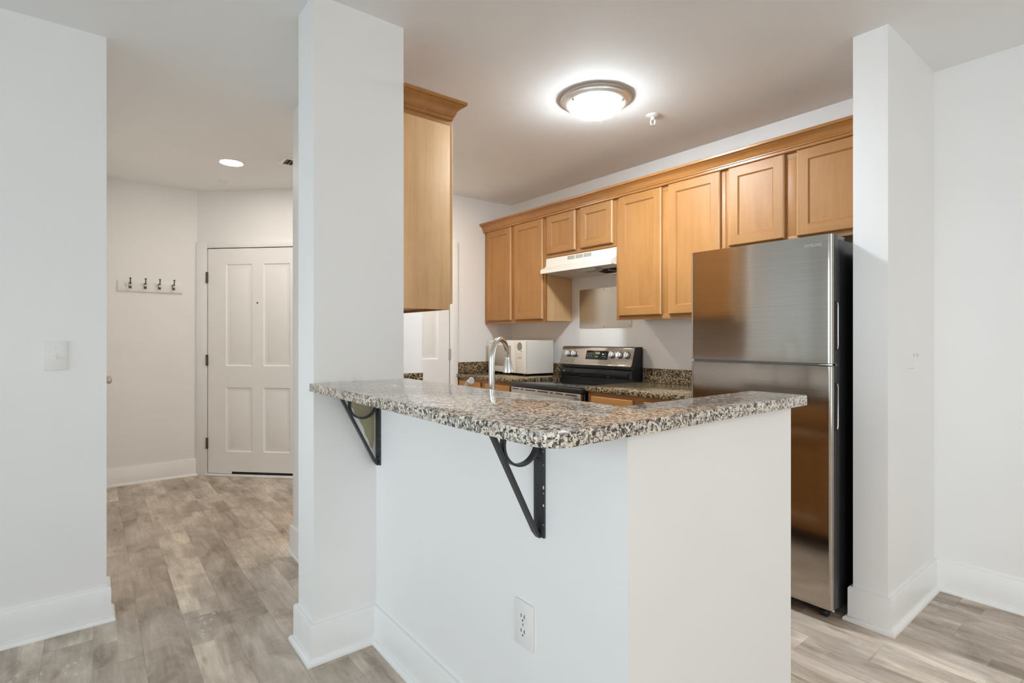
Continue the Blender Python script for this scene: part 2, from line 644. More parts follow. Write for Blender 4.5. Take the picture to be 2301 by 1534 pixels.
X45 = Matrix.Translation((EC[0], EC[1], 0)) @ Matrix.Rotation(PI / 4, 4, 'Z')   # local x = s, local -y = out
struct(MB().box(-0.2, 1.5, 0.0, 0.12, 0, CEIL, xf=X45).build('wall_entry', M_WALL, smooth=False))
ex, ey = E45(1.42)
sbox('wall_passage', ex - 0.05, WX_P, ey - 0.02, ey + 0.10, 0, CEIL, M_WALL)
sbox('wall_pantry', WX_P - 0.12, WX_P, ey, 3.325, 0, CEIL, M_WALL, 'kitchen end wall with the narrow white door')
sbox('wall_back', -4.205, 3.3, WY_B, WY_B + 0.12, 0, CEIL, M_WALL, 'long wall behind the kitchen cabinets')
sbox('wall_kitchen', -3.15, PX1, HY0, HY1, 0, CEIL, M_WALL, 'full-height wall between hall and kitchen')
sbox('wall_stub', -3.15, -3.03, HY1, 1.655, 0, CEIL, M_WALL)
pil = MB().box(PX0, PX1, PY0, HY0, 0, CEIL)
pil = struct(pil.build('wall_pillar', M_WALL, smooth=False), 'square white pillar at the end of the bar')
# unpainted patch left inside the bracket's triangle
pp = [(0.752, 1.008), (0.885, 1.008), (0.885, 0.80), (0.878, 0.765), (0.868, 0.775), (0.862, 0.80), (0.848, 0.825), (0.842, 0.85),
      (0.83, 0.872), (0.822, 0.888), (0.806, 0.908), (0.800, 0.93), (0.786, 0.945), (0.776, 0.957), (0.768, 0.972), (0.757, 0.984)]
pt = MB().prism(pp, PX1, PX1 + 0.0006, axis='X').build('bare_patch', M_PATCH, pil, smooth=False)
pt['label'] = 'tan unpainted patch inside the bracket'
hw = MB().prism([(PX1, HY0), (KX, HY0), (KX, 1.65), (KX - 0.12, 1.65), (KX - 0.12, HY1), (PX1, HY1)], 0, HALF_TOP)
struct(hw.build('wall_half', M_WALL, smooth=False), 'white half wall that carries the bar top')
col = struct(MB().box(-0.885, -0.757, 2.56, WY_B, 0, CEIL).build('wall_column', M_WALL, smooth=False), 'white column beside the refrigerator')
# traces of a removed wall control, under paint
MB().box(-0.757, -0.7562, 2.815, 2.895, 1.071, 1.0745).build('paint_scuff', M_SCUFF, col, smooth=False)
MB().prism([(2.884, 1.137), (2.905, 1.137), (2.90, 1.118)], -0.757, -0.7564, axis='X').build('paint_scuff', M_SCUFF, col, smooth=False)
MB().prism([(2.925, 1.137), (2.965, 1.137), (2.945, 1.120)], -0.757, -0.7564, axis='X').build('paint_scuff', M_SCUFF, col, smooth=False)
# living room behind the camera, with its front window and an added side opening


def wall_with_window(name, horiz, lo, hi, face, thick, w0, w1, z0, z1):
    m = MB()
    for a, b_, c, d in ((lo, w0, 0, CEIL), (w1, hi, 0, CEIL), (w0, w1, 0, z0), (w0, w1, z1, CEIL)):
        if horiz:
            m.box(a, b_, face - thick, face, c, d)
        else:
            m.box(face, face + thick, a, b_, c, d)
    return struct(m.build(name, M_WALL, smooth=False))


wall_with_window('wall_front', True, -2.985, 3.2, -3.6, 0.1, -2.4, 1.8, 0.35, 2.3)
wall_with_window('wall_side', False, -3.6, 3.205, 3.2, 0.1, -1.5, 1.9, 0.15, 2.3)
wf = MB()
for x in (-2.4, -1.03, 0.37, 1.74):
    wf.box(x, x + 0.06, -3.68, -3.62, 0.35, 2.3)
wf.box(-2.4, 1.8, -3.68, -3.62, 0.35, 0.41).box(-2.4, 1.8, -3.68, -3.62, 2.24, 2.3)
struct(wf.build('window_1', M_TRIM))
wf = MB()
for y in (-1.5, 0.17, 1.84):
    wf.box(3.22, 3.28, y, y + 0.06, 0.15, 2.3)
wf.box(3.22, 3.28, -1.5, 1.9, 0.15, 0.22).box(3.22, 3.28, -1.5, 1.9, 2.24, 2.3)
struct(wf.build('fill_window', M_TRIM))  # unseen opening added for the side fill

# baseboards with shoe moulding
BB = [(0, 0), (0.031, 0), (0.031, 0.006), (0.028, 0.013), (0.022, 0.018), (0.0155, 0.0195), (0.0155, 0.136), (0.012, 0.143), (0, 0.143)]


def baseboard(name, path, side):
    return struct(MB().sweep(path, BB, side).build(name, M_TRIM), None)


baseboard('baseboard_left', [(WX_L, -3.6), (WX_L, 0.047), (-2.985, 0.047)], 1)
baseboard('baseboard_hall', [(WX_H, 0.0), (WX_H, EC[1])], 1)
baseboard('baseboard_kitchen', [(-3.15, 1.655), (-3.15, HY0), (PX0, HY0), (PX0, PY0), (PX1, PY0), (PX1, HY0), (KX, HY0), (KX, 1.65)], 1)
baseboard('baseboard_right', [(-0.885, 2.66), (-0.885, 2.56), (-0.757, 2.56), (-0.757, WY_B), (3.2, WY_B)], 1)

# ------------------------------------------------------------------ doors


def panel_leaf(m, x0, x1, z0, z1, y, panels, xf, out=-1):
    """door leaf face at local y (facing -y) with moulded panels sunk into it"""
    d = 0.008
    xs = sorted({x0, x1, *[p[0] for p in panels], *[p[1] for p in panels]})
    zs = sorted({z0, z1, *[p[2] for p in panels], *[p[3] for p in panels]})
    b = bmesh.new()
    cache = {}

    def V(x, yy, z):
        k = (round(x, 5), round(yy, 5), round(z, 5))
        if k not in cache:
            cache[k] = b.verts.new((x, yy, z))
        return cache[k]
    for i in range(len(xs) - 1):
        for j in range(len(zs) - 1):
            cx, cz = (xs[i] + xs[i + 1]) / 2, (zs[j] + zs[j + 1]) / 2
            if any(p[0] < cx < p[1] and p[2] < cz < p[3] for p in panels):
                continue
            b.faces.new((V(xs[i], y, zs[j]), V(xs[i + 1], y, zs[j]), V(xs[i + 1], y, zs[j + 1]), V(xs[i], y, zs[j + 1])))
    for (a, c, e, f) in panels:
        rings = []
        for ins, dep in ((0, 0), (0.010, d), (0.026, d), (0.048, 0.002), (0.052, 0.001)):
            rings.append([V(a + ins, y + dep, e + ins), V(c - ins, y + dep, e + ins), V(c - ins, y + dep, f - ins), V(a + ins, y + dep, f - ins)])
        for A, B in zip(rings, rings[1:]):
            for k in range(4):
                b.faces.new((A[k], A[(k + 1) % 4], B[(k + 1) % 4], B[k]))
        b.faces.new(rings[-1])
    # sides and back
    yb = y + 0.012
    for (p, q) in (((x0, z0), (x1, z0)), ((x1, z0), (x1, z1)), ((x1, z1), (x0, z1)), ((x0, z1), (x0, z0))):
        f = (b.verts.new((p[0], y, p[1])), b.verts.new((q[0], y, q[1])), b.verts.new((q[0], yb, q[1])), b.verts.new((p[0], yb, p[1])))
        b.faces.new(f)
    bmesh.ops.remove_doubles(b, verts=b.verts, dist=1e-5)
    bmesh.ops.recalc_face_normals(b, faces=b.faces)
    m._merge(b, 0, xf)


def hinge(m, x, y, z, xf, h=0.095):
    m.box(x - 0.010, x + 0.010, y - 0.004, y + 0.003, z - h / 2, z + h / 2, 0.001, xf=xf)
    for k in range(5):
        zz = z - h / 2 + h * k / 5
        b = bmesh.new()
        bmesh.ops.create_cone(b, cap_ends=True, segments=12, radius1=0.007, radius2=0.007, depth=h / 5 - 0.001)
        bmesh.ops.translate(b, verts=b.verts, vec=(x, y - 0.006, zz + h / 10))
        m._merge(b, 0, xf)


def struct_door(name, loc, label):
    o = bpy.data.objects.new(name, None)
    COL.objects.link(o)
    o.location = loc
    o['_org'] = list(loc)
    o['kind'] = 'structure'
    o['label'] = label
    return o


# entry door
d1 = struct_door('door_1', (E45(0.55)[0], E45(0.55)[1], 0), 'white four-panel entry door at the end of the hall')
DS0, DS1 = 0.112, 1.035
m = MB()
panel_leaf(m, DS0, DS1, 0.042, 1.985, -0.014, [(0.28, 0.524, 0.215, 0.775), (0.628, 0.874, 0.215, 0.775), (0.28, 0.524, 0.962, 1.85), (0.628, 0.874, 0.962, 1.85)], X45)
m.build('door_leaf', M_DOOR, d1)
m = MB()
m.box(0.003, 0.103, -0.022, 0, 0, 2.05, 0.003, xf=X45).box(1.045, 1.145, -0.022, 0, 0, 2.05, 0.003, xf=X45).box(0.103, 1.045, -0.022, 0, 1.992, 2.05, 0.003, xf=X45)
m.build('door_casing', M_TRIM, d1)
MB().box(0.103, 1.045, -0.0015, 0.0, 0.0, 2.0, xf=X45).build('door_gap', M_DARK, d1, smooth=False)
MB().box(0.335, 1.036, -0.012, -0.003, 0.021, 0.043, xf=X45).build('gap_shadow', M_DARK, d1)  # dark strip stands in for the shadow gap under the door
MB().box(0.112, 0.334, -0.0125, -0.003, 0.0235, 0.0415, xf=X45).build('gap_filler', M_TRIM, d1)  # white filler closing the unshaded end of that gap
MB().box(0.103, 1.045, -0.035, -0.002, 0, 0.02, 0.004, xf=X45).build('threshold', M_TRIM, d1)
for z in (1.735, 1.012, 0.285):
    m = MB()
    hinge(m, 0.106, -0.020, z, X45)
    m.build('hinge', M_DKMETAL, d1)
q = X45 @ Vector((0.575, -0.014, 1.51))
MB().lathe([(0, 0.004), (0.004, 0.004), (0.007, 0.002), (0.007, -0.004)], q, (C45, -C45, 0), 16).build('peephole', M_DARK, d1)

# narrow door at the kitchen end; leaf faces +X
XP = Matrix.Translation((WX_P, 0, 0)) @ Matrix.Rotation(PI / 2, 4, 'Z')     # local x -> +Y, local -y -> +X
d2 = struct_door('door_2', (WX_P, 2.12, 0), 'white panelled pantry door at the kitchen end')
P0, P1 = 1.79, 2.498
m = MB()
panel_leaf(m, P0, P1, 0.012, 1.99, -0.014, [(P0 + 0.11, P0 + 0.31, 0.22, 0.80), (P1 - 0.31, P1 - 0.11, 0.22, 0.80), (P0 + 0.11, P0 + 0.31, 1.02, 1.87), (P1 - 0.31, P1 - 0.11, 1.02, 1.87)], XP)
m.build('door_leaf', M_DOOR, d2)
m = MB()
m.box(P1 + 0.008, P1 + 0.088, -0.022, 0, 0, 2.085, 0.003, xf=XP).box(P0 - 0.088, P0 - 0.008, -0.022, 0, 0, 2.085, 0.003, xf=XP).box(P0 - 0.008, P1 + 0.008, -0.022, 0, 2.0, 2.085, 0.003, xf=XP)
m.build('door_casing', M_TRIM, d2)
MB().box(P0 - 0.008, P1 + 0.008, -0.0015, 0, 0.0, 2.0, xf=XP).build('door_gap', M_DARK, d2, smooth=False)
for z in (1.75, 1.06, 0.28):
    m = MB()
    hinge(m, P1 + 0.004, -0.018, z, XP)
    m.build('hinge', M_NICKEL, d2)

# closet door in the hall, only its knob shows past the left wall
XC = Matrix.Translation((0, 0.0, 0)) @ Matrix.Rotation(PI, 4, 'Z')          # local -y -> +Y
d3 = struct_door('door_3', (-4.6, 0, 0), 'white closet door round the corner of the hall')
m = MB()
panel_leaf(m, 4.33, 5.09, 0.012, 1.99, -0.014, [(4.44, 4.66, 0.22, 0.80), (4.76, 4.98, 0.22, 0.80), (4.44, 4.66, 1.0, 1.87), (4.76, 4.98, 1.0, 1.87)], XC)
m.build('door_leaf', M_DOOR, d3)
m = MB()
m.box(4.25, 4.325, -0.02, 0, 0, 2.075, 0.003, xf=XC).box(5.095, 5.17, -0.02, 0, 0, 2.075, 0.003, xf=XC).box(4.325, 5.095, -0.02, 0, 2.0, 2.075, 0.003, xf=XC)
m.build('door_casing', M_TRIM, d3)
kx, kz = -4.40, 0.93
MB().lathe([(0.026, -0.013), (0.026, 0.004), (0.012, 0.010), (0.011, 0.032), (0.020, 0.040), (0.0265, 0.052), (0.026, 0.064), (0.017, 0.074), (0, 0.076)],
           (kx, 0.026, kz), (0, 1, 0), 28).build('knob', M_NICKEL, d3)

# ------------------------------------------------------------------ coat rail
cr = thing('coat_rack', (WX_H, 0.388, 1.635), 'white wooden coat rail with four double hooks on the hall wall', 'coat rack')
MB().box(WX_H, WX_H + 0.019, 0.160, 0.612, 1.592, 1.682, 0.003).build('board', M_TRIM, cr)
for i, y in enumerate((0.242, 0.345, 0.444, 0.546)):
    x = WX_H + 0.019
    z = 1.637
    hk = MB()
    hk.box(x, x + 0.004, y - 0.010, y + 0.010, z - 0.022, z + 0.025, 0.0015)
    hk.tube([(x + 0.003, y, z + 0.012), (x + 0.030, y, z + 0.016), (x + 0.050, y, z + 0.034), (x + 0.054, y, z + 0.052)], [0.0055, 0.005, 0.0045, 0.004], 10)
    hk.tube([(x + 0.003, y, z + 0.002), (x + 0.018, y, z - 0.016), (x + 0.034, y, z - 0.018), (x + 0.042, y, z - 0.004)], [0.0055, 0.005, 0.005, 0.0045], 10)
    h = hk.build('hook', M_DKMETAL, cr)
    MB().lathe([(0, -0.007), (0.0065, -0.004), (0.008, 0.001), (0.006, 0.006), (0, 0.008)], (x + 0.054, y, z + 0.056), (0, 0, 1), 16).build('tip', M_DKMETAL, h)
    MB().lathe([(0, -0.010), (0.008, -0.007), (0.0115, 0.0), (0.009, 0.007), (0, 0.010)], (x + 0.044, y, z + 0.003), (0.3, 0, 1), 16).build('knob', M_WHITE if i > 1 else M_CHROME, h)

# ------------------------------------------------------------------ switch and outlet
sw = thing('light_switch', (WX_L, -0.12, 1.136), 'white single toggle switch plate on the left wall', 'light switch')
MB().box(WX_L, WX_L + 0.006, -0.158, -0.082, 1.076, 1.196, 0.0022).build('plate', M_WHITE, sw)
MB().box(WX_L + 0.005, WX_L + 0.0075, -0.1265, -0.1135, 1.122, 1.150, 0.0005).build('toggle_slot', M_WHITE, sw)
MB().prism([(WX_L + 0.006, 1.128), (WX_L + 0.018, 1.120), (WX_L + 0.018, 1.127), (WX_L + 0.006, 1.142)], -0.125, -0.115, axis='Y').build('toggle', M_WHITE, sw)
for z in (1.106, 1.166):
    MB().lathe([(0, 0.0015), (0.0025, 0.0012), (0.0032, 0)], (WX_L + 0.006, -0.12, z), (1, 0, 0), 12).build('screw', M_WHITE, sw)

ol = thing('power_outlet', (-1.08, HY0, 0.455), 'white double socket outlet low on the half wall', 'outlet')
MB().box(-1.118, -1.042, HY0 - 0.006, HY0, 0.395, 0.515, 0.0022).build('plate', M_WHITE, ol)
for z in (0.4745, 0.4355):
    rc = MB()
    pts = []
    for k in range(24):
        a = 2 * PI * k / 24
        pts.append((-1.08 + 0.0165 * math.cos(a), z + max(-0.0135, min(0.0135, 0.0165 * math.sin(a)))))
    rc.prism(pts, HY0 - 0.0075, HY0 - 0.005, axis='Y')
    r = rc.build('receptacle', M_WHITE, ol)
    s = MB()
    s.box(-1.0875, -1.0850, HY0 - 0.0079, HY0 - 0.007, z - 0.001, z + 0.008).box(-1.0750, -1.0725, HY0 - 0.0079, HY0 - 0.007, z - 0.002, z + 0.008)
    s.lathe([(0, 0.0004), (0.0024, 0.0004), (0.0024, 0)], (-1.080, HY0 - 0.0075, z - 0.008), (0, -1, 0), 12)
    s.build('slots', M_BLACK, r)
MB().lathe([(0, 0.0015), (0.003, 0.001), (0.0035, 0)], (-1.08, HY0 - 0.006, 0.455), (0, -1, 0), 12).build('screw', M_CHROME, ol)

# ------------------------------------------------------------------ bar top (two slabs meeting in a seam)
bar = thing('bar_countertop', (-1.35, 0.83, BAR_Z0), 'speckled cream and grey granite bar top on the half wall', 'countertop')
R = 0.055
YS = 1.005     # seam
corner = [(-0.69 - R + R * math.cos(a), 0.63 + R - R * math.sin(a)) for a in [PI / 2 * k / 8 for k in range(9)]][::-1]
pts = [(PX1, 0.63)] + corner + [(-0.69, YS - 0.0006), (-0.862, YS - 0.0006), (-0.862, 1.030), (PX1, 1.030)]
MB().prism(pts, BAR_Z0, BAR_Z1, bev=0.003, skip_y=YS).build('slab', M_GRAN, bar)
MB().prism([(-0.8614, YS + 0.0006), (-0.6905, YS + 0.0006), (-0.6905, 1.652), (-0.8614, 1.652)], BAR_Z0 + 0.0003, BAR_Z1 + 0.0003, bev=0.003, skip_y=YS).build('slab', M_GRAN, bar)

# ------------------------------------------------------------------ iron brackets


def bracket(x, label):
    t = thing('shelf_bracket', (x, HY0, 0.71), label, 'bracket', None)
    t['group'] = 'iron brackets under the bar'
    y0 = HY0
    MB().box(x - 0.020, x + 0.020, y0 - 0.006, y0 - 0.0005, 0.705, BAR_Z0, 0.001).build('wall_plate', M_IRON, t)
    MB().box(x - 0.020, x + 0.020, 0.705, y0 - 0.006, BAR_Z0 - 0.006, BAR_Z0 - 0.0005, 0.001).build('top_plate', M_IRON, t)
    MB().ribbon([(x, 0.728, BAR_Z0 - 0.004), (x, 0.740, 0.985), (x, 0.876, 0.722), (x, 0.889, 0.706)], 0.0085, 0.009).build('brace', M_IRON, t)
    c, r = (0.829, 0.950), 0.0545
    pr = [(x, c[0] + r * math.cos(a), c[1] + r * math.sin(a)) for a in [2 * PI * k / 40 for k in range(41)]]
    MB().ribbon(pr, 0.009, 0.006).build('ring', M_IRON, t)
    for z in (0.735, 0.83, 0.90):
        MB().lathe([(0, 0.003), (0.004, 0.0025), (0.006, 0)], (x - 0.004, y0 - 0.006, z), (0, -1, 0), 12).build('screw', M_IRON, t)
    fl = MB()
    for k in range(6):
        zz = 0.73 + random.random() ** 1.5 * 0.2
        fl.box(x + 0.0165, x + 0.0202, y0 - 0.0064, y0 - 0.0058, zz, zz + 0.001 + random.random() ** 3 * 0.008)
    f = fl.build('paint_flecks', M_WALL, t, smooth=False)
    f['kind'] = 'stuff'
    return t


bracket(-1.990, 'black iron bar bracket against the white pillar')
bracket(-1.018, 'black iron bar bracket on the open half wall near the bar corner')

# ------------------------------------------------------------------ cabinets


def cab_door(m, x0, x1, z0, z1, y, fr=0.056, th=0.019, face=-1):
    """shaker door, material 0 upright grain, 1 level grain; face -1 looks to -Y, +1 to +Y; y is the front plane"""
    s = -face

    def Y(d):
        return y + s * d
    def quadbox(pts_front, dep0, mi):
        pass
    b = bmesh.new()
    e = 0.004
    def vv(x, d, z):
        return b.verts.new((x, Y(d), z))
    # outer eased edge, frame face, inner bevel, panel
    def ring(ins, d):
        return [(x0 + ins, d, z0 + ins), (x1 - ins, d, z0 + ins), (x1 - ins, d, z1 - ins), (x0 + ins, d, z1 - ins)]
    back = ring(0, th)
    o1 = ring(0, e * 1.3)
    o2 = ring(e * 1.4, 0)
    i1 = ring(fr, 0)
    i2 = ring(fr + 0.006, 0.0065)
    i3 = ring(fr + 0.008, 0.0075)

    def face4(A, Bq, mi):
        f = b.faces.new([vv(*p) for p in (A[0], A[1], Bq[1], Bq[0])])
        f.material_index = mi
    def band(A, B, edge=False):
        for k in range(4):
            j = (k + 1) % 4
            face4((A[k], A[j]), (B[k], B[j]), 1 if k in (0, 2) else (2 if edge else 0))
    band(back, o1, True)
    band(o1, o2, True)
    # frame: stiles run full height, rails between them
    (ax, _, az), (bx, _, _), (_, _, bz), _ = o2
    (cx, _, cz), (dx, _, _), (_, _, dz), _ = i1
    for (p0, p1, q0, q1, mi) in ((ax, cx, az, bz, 0), (dx, bx, az, bz, 0), (cx, dx, az, cz, 1), (cx, dx, dz, bz, 1)):
        f = b.faces.new([vv(p0, 0, q0), vv(p1, 0, q0), vv(p1, 0, q1), vv(p0, 0, q1)])
        f.material_index = mi
    band(i1, i2)
    band(i2, i3)
    f = b.faces.new([vv(*p) for p in i3])
    f.material_index = 0
    f = b.faces.new([vv(*p) for p in back])
    bmesh.ops.remove_doubles(b, verts=b.verts, dist=1e-6)
    bmesh.ops.recalc_face_normals(b, faces=b.faces)
    # orientation: front must look along face
    b.faces.ensure_lookup_table()
    me = bpy.data.meshes.new('tmp')
    b.to_mesh(me)
    b.free()
    m.bm.from_mesh(me)
    bpy.data.meshes.remove(me)


def wall_cabinet(x0, x1, z0, z1, doors, label, yb=WY_B, yf=2.90, face=-1, side_right=True, side_left=True, group='honey maple wall cabinets'):
    xc = (x0 + x1) / 2
    t = thing('wall_cabinet', (xc, yb, z0), label, 'cabinet', group)
    ya, yc = (yf, yb) if face < 0 else (yb, yf)
    yi0, yi1 = (yf + 0.019, yb - 0.001) if face < 0 else (yb + 0.001, yf - 0.019)
    MB().box(x0 + 0.001, x1 - 0.001, yi0, yi1, z0 + 0.012, z1).build('carcass', M_VENEER, t, smooth=False)
    f = MB()
    fy0, fy1 = (yf, yf + 0.019) if face < 0 else (yf - 0.019, yf)
    sw_ = 0.04
    f.box(x0, x0 + sw_, fy0, fy1, z0, z1, 0.0008, mi=0).box(x1 - sw_, x1, fy0, fy1, z0, z1, 0.0008, mi=0)
    f.box(x0 + sw_, x1 - sw_, fy0, fy1, z0, z0 + 0.036, 0.0008, mi=1).box(x0 + sw_, x1 - sw_, fy0, fy1, z1 - 0.05, z1, 0.0008, mi=1)
    for (a, b_), (c, d) in zip(doors, doors[1:]):
        f.box(b_ - 0.012, c + 0.012, fy0 + 0.0003, fy1, z0 + 0.036, z1 - 0.05, 0.0008, mi=0)
    f.build('face_frame', [M_WOODV, M_WOODH], t)
    for a, b_ in doors:
        dm = MB()
        cab_door(dm, a, b_, z0 + 0.027, 2.185, yf + face * 0.0205, face=face)
        dm.build('door', [M_WOODV, M_WOODH, M_LIT_EDGE], t, smooth=False)
    return t


CT = 2.20
wall_cabinet(-4.084, -3.237, 1.335, CT, [(-4.040, -3.676), (-3.620, -3.258)], 'tall two-door maple wall cabinet above the microwave')
wall_cabinet(-3.235, -2.489, 1.853, CT, [(-3.204, -2.885), (-2.829, -2.514)], 'short two-door maple wall cabinet above the range hood')
wall_cabinet(-2.487, -1.664, 1.331, CT, [(-2.453, -2.102), (-2.045, -1.693)], 'tall two-door maple wall cabinet between hood and refrigerator')
wall_cabinet(-1.662, -0.888, 1.709, CT, [(-1.637, -1.323), (-1.258, -0.930)], 'short two-door maple wall cabinet above the refrigerator')
CROWN = [(0, 2.186), (0.0205, 2.186), (0.0235, 2.190), (0.0235, 2.200), (0.029, 2.203), (0.029, 2.208), (0.033, 2.213), (0.035, 2.222), (0.040, 2.232), (0.048, 2.240),
         (0.056, 2.244), (0.060, 2.249), (0.067, 2.250), (0.070, 2.253), (0.070, 2.263), (0.066, 2.267), (0, 2.267)]
cm = MB().sweep([(-4.083, 2.90), (-0.887, 2.90)], CROWN, 1).build('crown_molding', M_CROWN)
cm['label'] = 'long maple crown molding running over the back wall cabinets'
cm['category'] = 'molding'

nc = wall_cabinet(-3.028, -2.06, 1.335, CT, [(-2.99, -2.56), (-2.52, -2.062)], 'maple wall cabinet with plain pale side beside the pillar', yb=HY1, yf=1.266, face=1)
MB().box(-2.0605, -2.0575, HY1 + 0.001, 1.2655, 1.335, 2.165, 0.0005).build('side_panel', M_VENEER, nc)
MB().box(-2.0605, -2.056, HY1 + 0.001, 1.264, 2.165, 2.19, 0.0008).build('filler_strip', M_WOODY, nc)
MB().sweep([(-2.059, HY1 + 0.001), (-2.059, 1.266), (-3.028, 1.266)], [(o - 0.012 if o > 0.02 else 0, z) for o, z in CROWN], 1).build('crown', M_CROWN, nc)

# ---- base cabinets


def base_cabinet(x0, x1, yf, yb, drawers, label, face=-1, z1=0.854, zc=None):
    t = thing('base_cabinet', ((x0 + x1) / 2, yb, 0), label, 'cabinet', 'honey maple base cabinets')
    lo, hi = min(yf, yb), max(yf, yb)
    s = -face
    MB().box(x0 + 0.001, x1 - 0.001, lo + (0.02 if face < 0 else 0.001), hi - (0.02 if face > 0 else 0.001), 0.10, zc or z1).build('carcass', M_VENEER, t, smooth=False)
    MB().box(x0 + 0.003, x1 - 0.003, min(yf + s * 0.07, yb), max(yf + s * 0.07, yb), 0.0, 0.10).build('toe_kick', M_DARK, t, smooth=False)
    f = MB()
    a, b_ = (yf, yf + 0.019) if face < 0 else (yf - 0.019, yf)
    f.box(x0, x1, a, b_, 0.10, z1, 0.0008, mi=1)
    f.build('face_frame', [M_WOODV, M_WOODH], t)
    for (p, q_) in drawers:
        y = yf + face * 0.0205
        y0_, y1_ = min(y, yf), max(y, yf)
        MB().box(p, q_, y0_, y1_, 0.70, 0.826, 0.006, 3).build('drawer_front', M_WOODH, t)
        dm = MB()
        cab_door(dm, p, q_, 0.125, 0.672, y, face=face)
        dm.build('door', [M_WOODV, M_WOODH, M_LIT_EDGE], t, smooth=False)
    return t


KZ0, KZ1 = 0.855, 0.885
base_cabinet(-4.084, -3.262, 2.595, WY_B, [(-4.035, -3.712), (-3.640, -3.30)], 'maple base cabinet under the microwave counter')
base_cabinet(-2.470, -1.625, 2.595, WY_B, [(-2.430, -2.088), (-2.005, -1.66)], 'maple base cabinet between range and refrigerator')
base_cabinet(-3.028, -2.19, 1.62, HY1, [(-2.99, -2.62), (-2.58, -2.22)], 'maple base cabinet left of the sink, behind the pillar', face=1)
base_cabinet(-2.188, -0.862, 1.62, HY1, [(-1.93, -1.56), (-1.52, -1.15)], 'maple sink base cabinet behind the half wall', face=1, zc=0.68)

# ---- kitchen counters


def counter(x0, x1, y0, y1, label, splash):
    t = thing('kitchen_countertop', ((x0 + x1) / 2, (y0 + y1) / 2, KZ0), label, 'countertop', 'granite kitchen counters darkened for dim light')
    MB().box(x0, x1, y0, y1, KZ0, KZ1, 0.004).build('slab', M_GRAN_DIM, t)
    for (a, b_, c, d) in splash:
        MB().box(a, b_, c, d, KZ1 + 0.0003, 0.986, 0.002).build('backsplash', M_GRAN_DIM, t)
    return t


counter(-4.083, -3.256, 2.57, WY_B - 0.001, 'granite counter darkened for dim light, under the microwave with a corner backsplash', [(-4.083, -4.063, 2.592, WY_B - 0.001), (-4.063, -3.256, WY_B - 0.021, WY_B - 0.001)])
counter(-2.480, -1.618, 2.57, WY_B - 0.001, 'granite counter darkened for dim light, between range and refrigerator', [(-2.480, -1.618, WY_B - 0.021, WY_B - 0.001)])
sc_t = thing('sink_countertop', (-1.9, 1.33, KZ0), 'granite sink counter darkened for dim light, behind the bar with end backsplash', 'countertop')
SX0, SX1, SY0, SY1 = -1.90, -1.24, 1.19, 1.56
m = MB()
m.box(-3.028, SX0, HY1 + 0.001, 1.645, KZ0, KZ1).box(SX1, -0.859, HY1 + 0.001, 1.645, KZ0, KZ1).box(SX0, SX1, HY1 + 0.001, SY0, KZ0, KZ1).box(SX0, SX1, SY1, 1.645, KZ0, KZ1)
m.build('slab', M_GRAN_DIM, sc_t, smooth=False)
MB().box(-3.028, -3.008, HY1 + 0.001, 1.652, KZ1 + 0.0003, 0.986, 0.002).build('backsplash', M_GRAN_DIM, sc_t)
m = MB()
m.box(SX0, SX0 + 0.01, SY0, SY1, 0.70, KZ1 - 0.004).box(SX1 - 0.01, SX1, SY0, SY1, 0.70, KZ1 - 0.004).box(SX0, SX1, SY0, SY0 + 0.01, 0.70, KZ1 - 0.004).box(SX0, SX1, SY1 - 0.01, SY1, 0.70, KZ1 - 0.004).box(SX0, SX1, SY0, SY1, 0.69, 0.70)
m.build('sink_basin', M_CHROME, sc_t, smooth=False)

# ------------------------------------------------------------------ faucet and sprayer
FX, FY = -1.53, 1.115
fa = thing('faucet', (FX, FY, KZ1 + 0.0005), 'satin steel gooseneck kitchen faucet behind the bar', 'faucet')
dx, dy = -0.50, 0.866
reach = 0.152
r = reach / 2
zt = 1.125
pts = [(FX, FY, KZ1 + 0.001), (FX, FY, 0.95), (FX, FY, 1.03), (FX, FY, 1.09)]
rad = [0.0115, 0.0115, 0.0112, 0.011]
for k in range(0, 25):
    a = PI - PI * k / 24 * 0.96
    u = r + r * math.cos(a)
    pts.append((FX + dx * u, FY + dy * u, zt + 0.078 * math.sin(a)))
    rad.append(0.0108 - 0.002 * k / 24)
fn = MB().tube(pts, rad, 20)
fn.build('neck', M_CHROME, fa)
hx, hy = FX + dx * reach, FY + dy * reach
MB().lathe([(0, 0.0), (0.016, 0.0), (0.0205, 0.003), (0.0195, 0.010), (0.0125, 0.046), (0.0105, 0.052), (0.0095, 0.062), (0, 0.062)], (hx, hy, 1.075), (-0.02, 0.0, 1), 28).build('spray_head', M_CHROME, fa)
MB().lathe([(0, 0.0), (0.028, 0.0), (0.028, 0.008), (0.018, 0.03), (0.0135, 0.05), (0.0115, 0.05)], (FX, FY, KZ1 + 0.0005), (0, 0, 1), 28).build('base', M_CHROME, fa)
MB().tube([(FX + 0.012, FY, 0.925), (FX + 0.05, FY + 0.005, 0.935), (FX + 0.09, FY + 0.01, 0.955)], [0.008, 0.006, 0.005], 12).build('lever', M_CHROME, fa)

SPX, SPY = -1.69, 1.125
sp = thing('sink_sprayer', (SPX - 0.03, SPY, KZ1), 'white round-headed sprayer leaning on the sink edge behind the bar', 'sprayer')
MB().tube([(SPX - 0.035, SPY, KZ1 + 0.003), (SPX - 0.036, SPY, 0.97), (SPX - 0.030, SPY, 1.022), (SPX - 0.008, SPY + 0.002, 1.042)], [0.010, 0.009, 0.006, 0.007], 14).build('handle', M_CHROME, sp)
MB().lathe([(0, 0.0), (0.005, 0.0), (0.007, 0.012), (0.0125, 0.020), (0.013, 0.024), (0.011, 0.0255), (0, 0.0255)], (SPX - 0.010, SPY, 1.043), (0.95, 0.10, 0.15), 28).build('spray_face', M_WHITE, sp)

